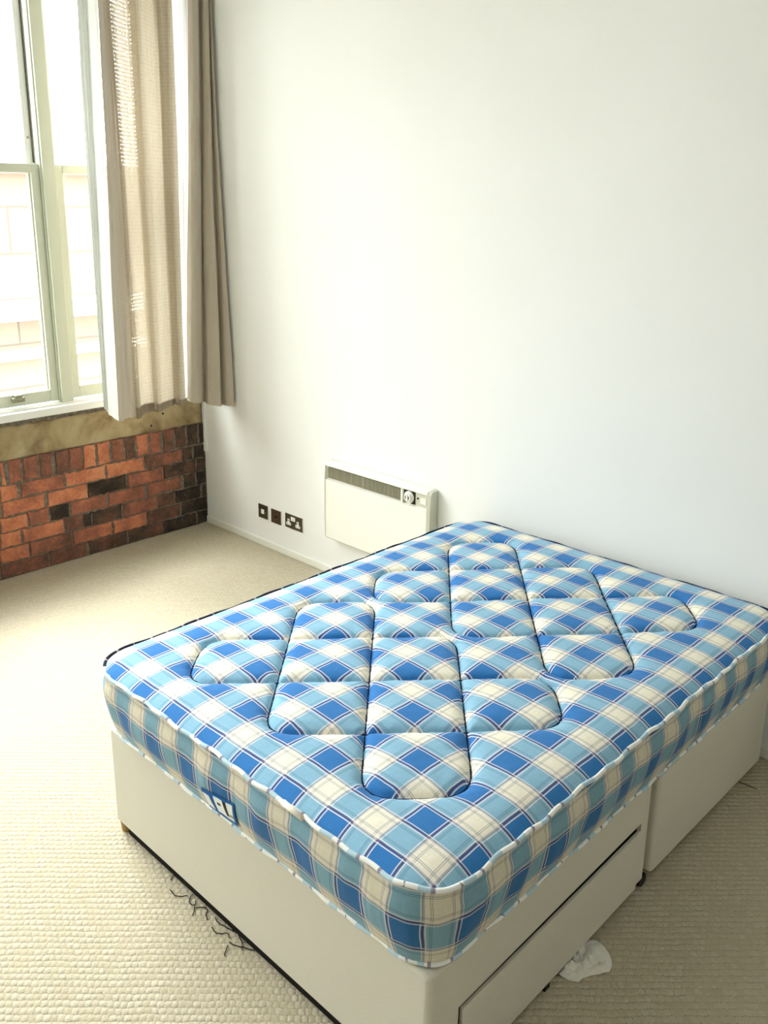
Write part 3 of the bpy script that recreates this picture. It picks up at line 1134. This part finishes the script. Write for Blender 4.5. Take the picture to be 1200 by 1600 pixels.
# ================================================================== MATTRESS
ZM0 = ZD + 0.002
MT = empty('mattress', (BX, BY, ZM0), BYAW)     # local z measured from the divan top
HT = ZM - ZM0
U0, U1, V0, V1 = -0.030, BW + 0.028, -0.032, BL
CR = 0.130
BAR = 0.1596


def billiard(u0, u1, v0, v1, nu, nv, rr):
    """continuous quilting line bouncing inside a rectangle, rounded where it turns.
    lattice nodes at (i+j) odd; returns list of closed polylines"""
    pu, pv = (u1 - u0) / nu, (v1 - v0) / nv
    seen, lines = set(), []
    starts = [(0, j) for j in range(1, nv, 2)] + [(i, 0) for i in range(1, nu, 2)]
    for s in starts:
        for d0 in ((1, 1), (1, -1), (-1, 1)):
            i, j = s
            di, dj = d0
            if not (0 <= i + di <= nu and 0 <= j + dj <= nv):
                continue
            if (i, j, i + di, j + dj) in seen:
                continue
            path = [(i, j)]
            while True:
                a, b = i + di, j + dj
                seen.add((i, j, a, b)); seen.add((a, b, i, j))
                i, j = a, b
                path.append((i, j))
                if i in (0, nu):
                    di = -di
                if j in (0, nv):
                    dj = -dj
                if (i, j) == s and (di, dj) == d0:
                    break
                if len(path) > 400:
                    break
            P = [np.array((u0 + q[0] * pu, v0 + q[1] * pv)) for q in path[:-1]]
            n = len(P)
            out = []
            for q in range(n):
                a, b, c = P[q - 1], P[q], P[(q + 1) % n]
                d1, d2 = (b - a), (c - b)
                if abs(np.dot(d1, d2) / np.linalg.norm(d1) / np.linalg.norm(d2)) > 0.999:
                    # straight: sample along the segment with a gentle wave
                    for t in (0.5, 0.75, 1.0):
                        out.append(a + (b - a) * t)
                    for t in (0.25,):
                        out.append(b + (c - b) * t)
                else:
                    p0, p1 = b - d1 * rr, b + d2 * rr
                    for t in np.linspace(0, 1, 9):
                        out.append((1 - t) ** 2 * p0 + 2 * t * (1 - t) * b + t * t * p1)
            lines.append(np.array(out))
    return lines


QL = billiard(0.128, 1.218, 0.090, 0.893, 6, 4, 0.36) + billiard(0.128, 1.218, 0.875, 1.722, 6, 4, 0.36)
SA = np.concatenate([l for l in QL])
SB = np.concatenate([np.roll(l, -1, axis=0) for l in QL])


def groove_dist(P):
    out = np.full(len(P), 9.0)
    for a, b in zip(SA, SB):
        d = b - a
        L2 = d @ d
        if L2 < 1e-12:
            continue
        lo, hi = np.minimum(a, b) - 0.09, np.maximum(a, b) + 0.09
        msk = np.where((P[:, 0] > lo[0]) & (P[:, 0] < hi[0]) & (P[:, 1] > lo[1]) & (P[:, 1] < hi[1]))[0]
        if len(msk) == 0:
            continue
        q = P[msk]
        t = np.clip(((q - a) @ d) / L2, 0, 1)
        dd = np.linalg.norm(q - (a + t[:, None] * d), axis=1)
        out[msk] = np.minimum(out[msk], dd)
    return out


def warp(P):
    """round the corners of the rectangle"""
    P = P.copy()
    for (sx, cx) in ((-1, U0 + CR), (1, U1 - CR)):
        for (sy, cy) in ((-1, V0 + CR), (1, V1 - CR)):
            a, b = (P[:, 0] - cx) * sx, (P[:, 1] - cy) * sy
            mk = (a > 0) & (b > 0)
            h = np.hypot(a, b)
            s = np.where(mk, np.maximum(a, b) / np.maximum(h, 1e-9), 1.0)
            P[:, 0] = cx + sx * a * s
            P[:, 1] = cy + sy * b * s
    return P


def edge_wave(s):
    return 0.0045 * math.sin(s * 2 * math.pi / 0.31 + 1.0) + 0.0035 * math.sin(s * 2 * math.pi / 0.113 + 0.4)


nu, nv = 230, 320
gu, gv = np.meshgrid(np.linspace(U0, U1, nu + 1), np.linspace(V0, V1, nv + 1))
G = np.stack([gu.ravel(), gv.ravel()], 1)
W = warp(G)
edge = np.minimum(np.minimum(G[:, 0] - U0, U1 - G[:, 0]), np.minimum(G[:, 1] - V0, V1 - G[:, 1]))
gd = groove_dist(W)


def top_height(edge, gd):
    crown = 0.030 * (1 - np.exp(-edge / 0.040))                    # soft roll down to the piping
    puff = 0.020 * (1 - np.exp(-gd / 0.024)) - 0.006 * np.exp(-(gd / 0.006) ** 2)
    near = 1 - np.exp(-edge / 0.06)
    return crown - 0.015 * near + puff * near


zz = HT - 0.002 + top_height(edge, gd)
zz += np.array([0.0045 * noise.noise((p[0] * 34, p[1] * 34, 9.0)) + 0.002 * noise.noise((p[0] * 70, p[1] * 70, 3.0)) for p in W]) * np.exp(-gd / 0.03) * (1 - np.exp(-gd / 0.008)) * np.clip(edge / 0.03, 0, 1)
zz += np.array([0.0030 * noise.noise((p[0] * 5, p[1] * 5, 1.0)) + 0.0012 * noise.noise((p[0] * 28, p[1] * 28, 4.0)) for p in W]) * np.clip(edge / 0.03, 0, 1)
# seam-side pucker: the edge wanders a little
verts = [(float(W[i, 0]), float(W[i, 1]), float(zz[i])) for i in range(len(W))]
faces = []
for j in range(nv):
    for i in range(nu):
        a = j * (nu + 1) + i
        faces.append((a, a + 1, a + nu + 2, a + nu + 1))
me = bpy.data.meshes.new('quilted_top')
me.from_pydata(verts, [], faces)
uvl = me.uv_layers.new(name='UVMap')
li = np.zeros(len(me.loops), dtype=np.int32)
me.loops.foreach_get('vertex_index', li)
uvl.data.foreach_set('uv', W[li].astype(np.float32).ravel())
link('quilted_top', me, MT, M_PLAID_TOP, True)

# stitched thread at the bottom of the quilting grooves
bm = bmesh.new()
for l in QL:
    # resample to even steps
    pts = []
    n = len(l)
    for i in range(n):
        a, b = l[i], l[(i + 1) % n]
        m_ = max(1, int(np.linalg.norm(b - a) / 0.012))
        for t in range(m_):
            pts.append(a + (b - a) * t / m_)
    P = np.array(pts)
    e = np.minimum(np.minimum(P[:, 0] - U0, U1 - P[:, 0]), np.minimum(P[:, 1] - V0, V1 - P[:, 1]))
    z = HT - 0.002 + top_height(e, np.zeros(len(P)))
    z += np.array([0.0030 * noise.noise((p[0] * 5, p[1] * 5, 1.0)) for p in P])
    tube(bm, [(p[0], p[1], q + 0.0026) for p, q in zip(P, z)], 0.0026, 5, closed=True)
bm_obj('quilting_stitch', bm, MT, M_STITCH, True)


def outline(off, n=600):
    """rounded-rectangle perimeter as (u, v, arc, nx, ny); starts at the front left, runs along the foot edge"""
    u0, u1, v0, v1, r = U0 + off, U1 - off, V0 + off, V1 - off, CR
    segs = []
    segs.append(('l', (u0 + r, v0), (u1 - r, v0), (0, -1)))
    segs.append(('a', (u1 - r, v0 + r), -math.pi / 2))
    segs.append(('l', (u1, v0 + r), (u1, v1 - r), (1, 0)))
    segs.append(('a', (u1 - r, v1 - r), 0.0))
    segs.append(('l', (u1 - r, v1), (u0 + r, v1), (0, 1)))
    segs.append(('a', (u0 + r, v1 - r), math.pi / 2))
    segs.append(('l', (u0, v1 - r), (u0, v0 + r), (-1, 0)))
    segs.append(('a', (u0 + r, v0 + r), math.pi))
    lens = [math.dist(s[1], s[2]) if s[0] == 'l' else r * math.pi / 2 for s in segs]
    tot = sum(lens)
    out = []
    for i in range(n):
        s = tot * i / n
        k = 0
        q = s
        while q > lens[k]:
            q -= lens[k]
            k += 1
        sg = segs[k]
        if sg[0] == 'l':
            t = q / lens[k]
            out.append((sg[1][0] + (sg[2][0] - sg[1][0]) * t, sg[1][1] + (sg[2][1] - sg[1][1]) * t, s, sg[3][0], sg[3][1]))
        else:
            a = sg[2] + q / r
            out.append((sg[1][0] + r * math.cos(a), sg[1][1] + r * math.sin(a), s, math.cos(a), math.sin(a)))
    return out, tot


def border_out(s_, t, z):
    """how far the side border stands out from the outline at arc position s_, height fraction t"""
    sn = math.sin(math.pi * min(max(t, 0), 1))
    d = -0.026 * (1 - t) ** 1.3 + 0.016 * sn ** 0.8
    d += (0.008 * noise.noise((s_ * 9, z * 7, 2.0)) + 0.004 * noise.noise((s_ * 26, z * 6, 5.0))) * sn
    d += -0.004 * math.exp(-((t - 0.86) / 0.05) ** 2)
    return d + (edge_wave(s_) * 0.4 * (t - 0.5) if t > 0.5 else 0)


NP_ = 720
OL, TOT = outline(0.0, NP_)
NR = 22
verts, faces, uvs = [], [], []
for j in range(NR + 1):
    t = j / NR                                   # 0 bottom .. 1 top
    z = 0.008 + (HT - 0.010) * t
    for (u, v, s, nx, ny) in OL:
        d = border_out(s, t, z)                  # the border leans out towards the top
        verts.append((u + nx * d, v + ny * d, z))
        uvs.append((s + U0 + CR, z + ZD))
n = len(OL)
for j in range(NR):
    for i in range(n):
        faces.append((j * n + i, j * n + (i + 1) % n, (j + 1) * n + (i + 1) % n, (j + 1) * n + i))
me = bpy.data.meshes.new('side_border')
me.from_pydata(verts, [], faces)
uvl = me.uv_layers.new(name='UVMap')
for p in me.polygons:
    us = [uvs[vi] for vi in p.vertices]
    wrapf = max(u[0] for u in us) - min(u[0] for u in us) > 1.0
    for lidx, vi in zip(p.loop_indices, p.vertices):
        u = uvs[vi]
        uvl.data[lidx].uv = (u[0] + (TOT if wrapf and u[0] < 1.0 else 0), u[1])
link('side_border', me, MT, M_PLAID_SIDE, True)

# base cloth that lies on the divan
bm = bmesh.new()
bm.faces.new([bm.verts.new((u - nx * 0.030, v - ny * 0.030, 0.004)) for (u, v, s, nx, ny) in OL])
bm_obj('base_cloth', bm, MT, M_DIVAN)


def piping(name, zf, off, r):
    """piping cord; foot and drawer side pale, window side and head side navy"""
    pts = []
    for (u, v, s, nx, ny) in OL:
        d = off + edge_wave(s) * 0.5
        pts.append((u + nx * d, v + ny * d, zf + (0.35 if zf > 0.1 else 0.0) * edge_wave(s + 0.07)))
    b = bmesh.new()
    fs = tube(b, pts, r, 8, closed=True)
    uvb = b.loops.layers.uv.new('UVMap')
    per = 8
    for idx, f in enumerate(fs):
        i = idx // per
        u, v, s, nx, ny = OL[i]
        dark = (nx < -0.55) or (ny > 0.55) or (nx < -0.2 and ny > 0)
        f.material_index = 1 if dark else 0
        for lp in f.loops:
            lp[uvb].uv = (s, 0)
    return bm_obj(name, b, MT, [M_PIPE_LIGHT, M_PIPE_DARK], True)


pt = piping('top_piping', HT - 0.001, 0.002, 0.0058)
pt['label'] = 'piping cord around the top edge, pale in front and navy behind'
piping('bottom_piping', 0.0075, -0.026, 0.0060)

# sewn care label on the foot side
LB = empty('tmp')
bpy.data.objects.remove(LB)


def side_xy(s_u, z, lift):
    """point on the foot side at u = s_u, local height z, lifted off the cloth"""
    t = (z - 0.008) / (HT - 0.010)
    d = border_out(s_u - U0 - CR, t, z)
    return Vector((s_u, V0 - d - lift, z))


def patch(name, quad, lift, M, parent, th=0.0012, n=8):
    """thin cloth patch following the border; quad = 4 (u, z) corners counter-clockwise from lower left"""
    b = bmesh.new()
    q = [np.array(p, float) for p in quad]
    fr, bk = [], []
    for j in range(n + 1):
        for i in range(n + 1):
            s, t = i / n, j / n
            p = q[0] * (1 - s) * (1 - t) + q[1] * s * (1 - t) + q[2] * s * t + q[3] * (1 - s) * t
            fr.append(b.verts.new(side_xy(p[0], p[1], lift + th)))
            bk.append(b.verts.new(side_xy(p[0], p[1], lift)))
    w1 = n + 1
    for j in range(n):
        for i in range(n):
            a = j * w1 + i
            b.faces.new((fr[a], fr[a + 1], fr[a + w1 + 1], fr[a + w1]))
            b.faces.new((bk[a], bk[a + w1], bk[a + w1 + 1], bk[a + 1]))
    rim = [i for i in range(n)] + [n + j * w1 for j in range(n)] + [n * w1 + n - i for i in range(n)] + [(n - j) * w1 for j in range(n)]
    for i in range(len(rim)):
        a, c = rim[i], rim[(i + 1) % len(rim)]
        b.faces.new((fr[a], bk[a], bk[c], fr[c]))
    return bm_obj(name, b, parent, M)


def pz(z):
    return z - ZD


lab = patch('sewn_label', [(0.572, pz(0.400)), (0.708, pz(0.416)), (0.710, pz(0.493)), (0.572, pz(0.474))], 0.0035, M_LBLUE, MT)
lab['label'] = 'sewn label with blue border and white panels'
patch('white_panel', [(0.578, pz(0.413)), (0.612, pz(0.416)), (0.606, pz(0.464)), (0.578, pz(0.462))], 0.0047, M_LWHITE, lab)
patch('white_panel', [(0.627, pz(0.420)), (0.698, pz(0.425)), (0.703, pz(0.484)), (0.626, pz(0.475))], 0.0047, M_LWHITE, lab)
patch('dark_band', [(0.669, pz(0.432)), (0.680, pz(0.433)), (0.677, pz(0.482)), (0.665, pz(0.481))], 0.0059, M_BLACK, lab, 0.0006)
patch('oval_mark', [(0.637, pz(0.452)), (0.651, pz(0.453)), (0.652, pz(0.461)), (0.638, pz(0.461))], 0.0059, M_BLACK, lab, 0.0006)
patch('grey_mark', [(0.683, pz(0.436)), (0.699, pz(0.437)), (0.700, pz(0.446)), (0.684, pz(0.445))], 0.0059, M_LGREY, lab, 0.0006)
# joint of the piping tape
b = bmesh.new()
tube(b, [(0.905, V0 - 0.004, HT + 0.001), (0.94, V0 - 0.006, HT + 0.001), (0.978, V0 - 0.007, HT - 0.001)], 0.0075, 8)
bm_obj('tape_end', b, MT, M_TAPE)['label'] = 'cream tape end on the front piping'
tag(MT, 'blue and cream tartan quilted double mattress lying on the divan base', 'mattress')

# ================================================================== TISSUE AND THREADS
b = bmesh.new()
outl = [(3.545, -1.362), (3.553, -1.385), (3.596, -1.370), (3.603, -1.345), (3.622, -1.312), (3.640, -1.282), (3.628, -1.245), (3.600, -1.222), (3.560, -1.212), (3.530, -1.250), (3.525, -1.310)]
cx = sum(p[0] for p in outl) / len(outl)
cy = sum(p[1] for p in outl) / len(outl)
K = 9
M_ = 44
sp = spline(outl + [outl[0]], M_)[:-1]
rings = []
for j in range(K + 1):
    f = 1 - j / K
    ring = []
    for i, p in enumerate(sp):
        x, y = cx + (p[0] - cx) * f, cy + (p[1] - cy) * f
        fold = 0.35 + 0.6 * noise.noise((x * 26, y * 26, 2.2)) + 1.3 * abs(noise.noise((x * 30, y * 48, 7.0)))
        h = 0.001 + 0.026 * (1 - f ** 1.6) * fold + 0.008 * max(0, noise.noise((x * 40, y * 40, 11))) + 0.010 * math.exp(-((f - .72) / .2) ** 2) * max(0, math.sin(i / M_ * 2 * math.pi * 2.5 + 1))
        ring.append(b.verts.new((x, y, h)))
    rings.append(ring)
for j in range(K):
    for i in range(len(sp)):
        q = [rings[j][i], rings[j][(i + 1) % len(sp)], rings[j + 1][(i + 1) % len(sp)], rings[j + 1][i]]
        try:
            b.faces.new(q)
        except ValueError:
            pass
bmesh.ops.remove_doubles(b, verts=b.verts, dist=1e-5)
t = bm_obj('tissue', b, None, M_PAPER, False)
md = t.modifiers.new('thickness', 'SOLIDIFY')
md.thickness = 0.0008
tag(t, 'crumpled white paper tissue on the carpet beside the divan drawer', 'tissue')

THREADS = [[(2.531, -1.918), (2.544, -1.935)], [(2.576, -1.958), (2.61, -1.96), (2.633, -1.935)],
           [(2.637, -1.92), (2.65, -1.94), (2.667, -1.947), (2.678, -1.939), (2.665, -1.928)], [(2.679, -1.942), (2.698, -1.957), (2.706, -1.969)],
           [(2.688, -1.946), (2.703, -1.927), (2.721, -1.926), (2.73, -1.938), (2.749, -1.946)],
           [(2.779, -1.952), (2.799, -1.957), (2.813, -1.952), (2.83, -1.934), (2.844, -1.94)],
           [(2.857, -1.949), (2.875, -1.946), (2.902, -1.931), (2.93, -1.917)], [(2.863, -1.958), (2.879, -1.979), (2.887, -1.987)],
           [(2.854, -1.916), (2.873, -1.922), (2.888, -1.927), (2.904, -1.941)], [(2.756, -1.925), (2.777, -1.93), (2.801, -1.926), (2.837, -1.917)]]


def thread(pts, lab, grp=None):
    P = spline(pts, 8 * (len(pts) - 1))
    b = bmesh.new()
    tube(b, [(float(p[0]), float(p[1]), 0.0016 + 0.002 * abs(math.sin(i * 0.5))) for i, p in enumerate(P)], 0.0013, 5)
    ob = bm_obj('loose_thread', b, None, M_THREAD, True)
    tag(ob, lab, 'thread', grp)


for p in THREADS:
    thread(p, 'short dark loose thread lying on the carpet along the foot edge of the divan', 'loose threads at the foot of the bed')
thread([(3.527, -0.209), (3.539, -0.223), (3.56, -0.219), (3.582, -0.218), (3.598, -0.216)], 'single dark thread on the carpet by the far end of the divan')
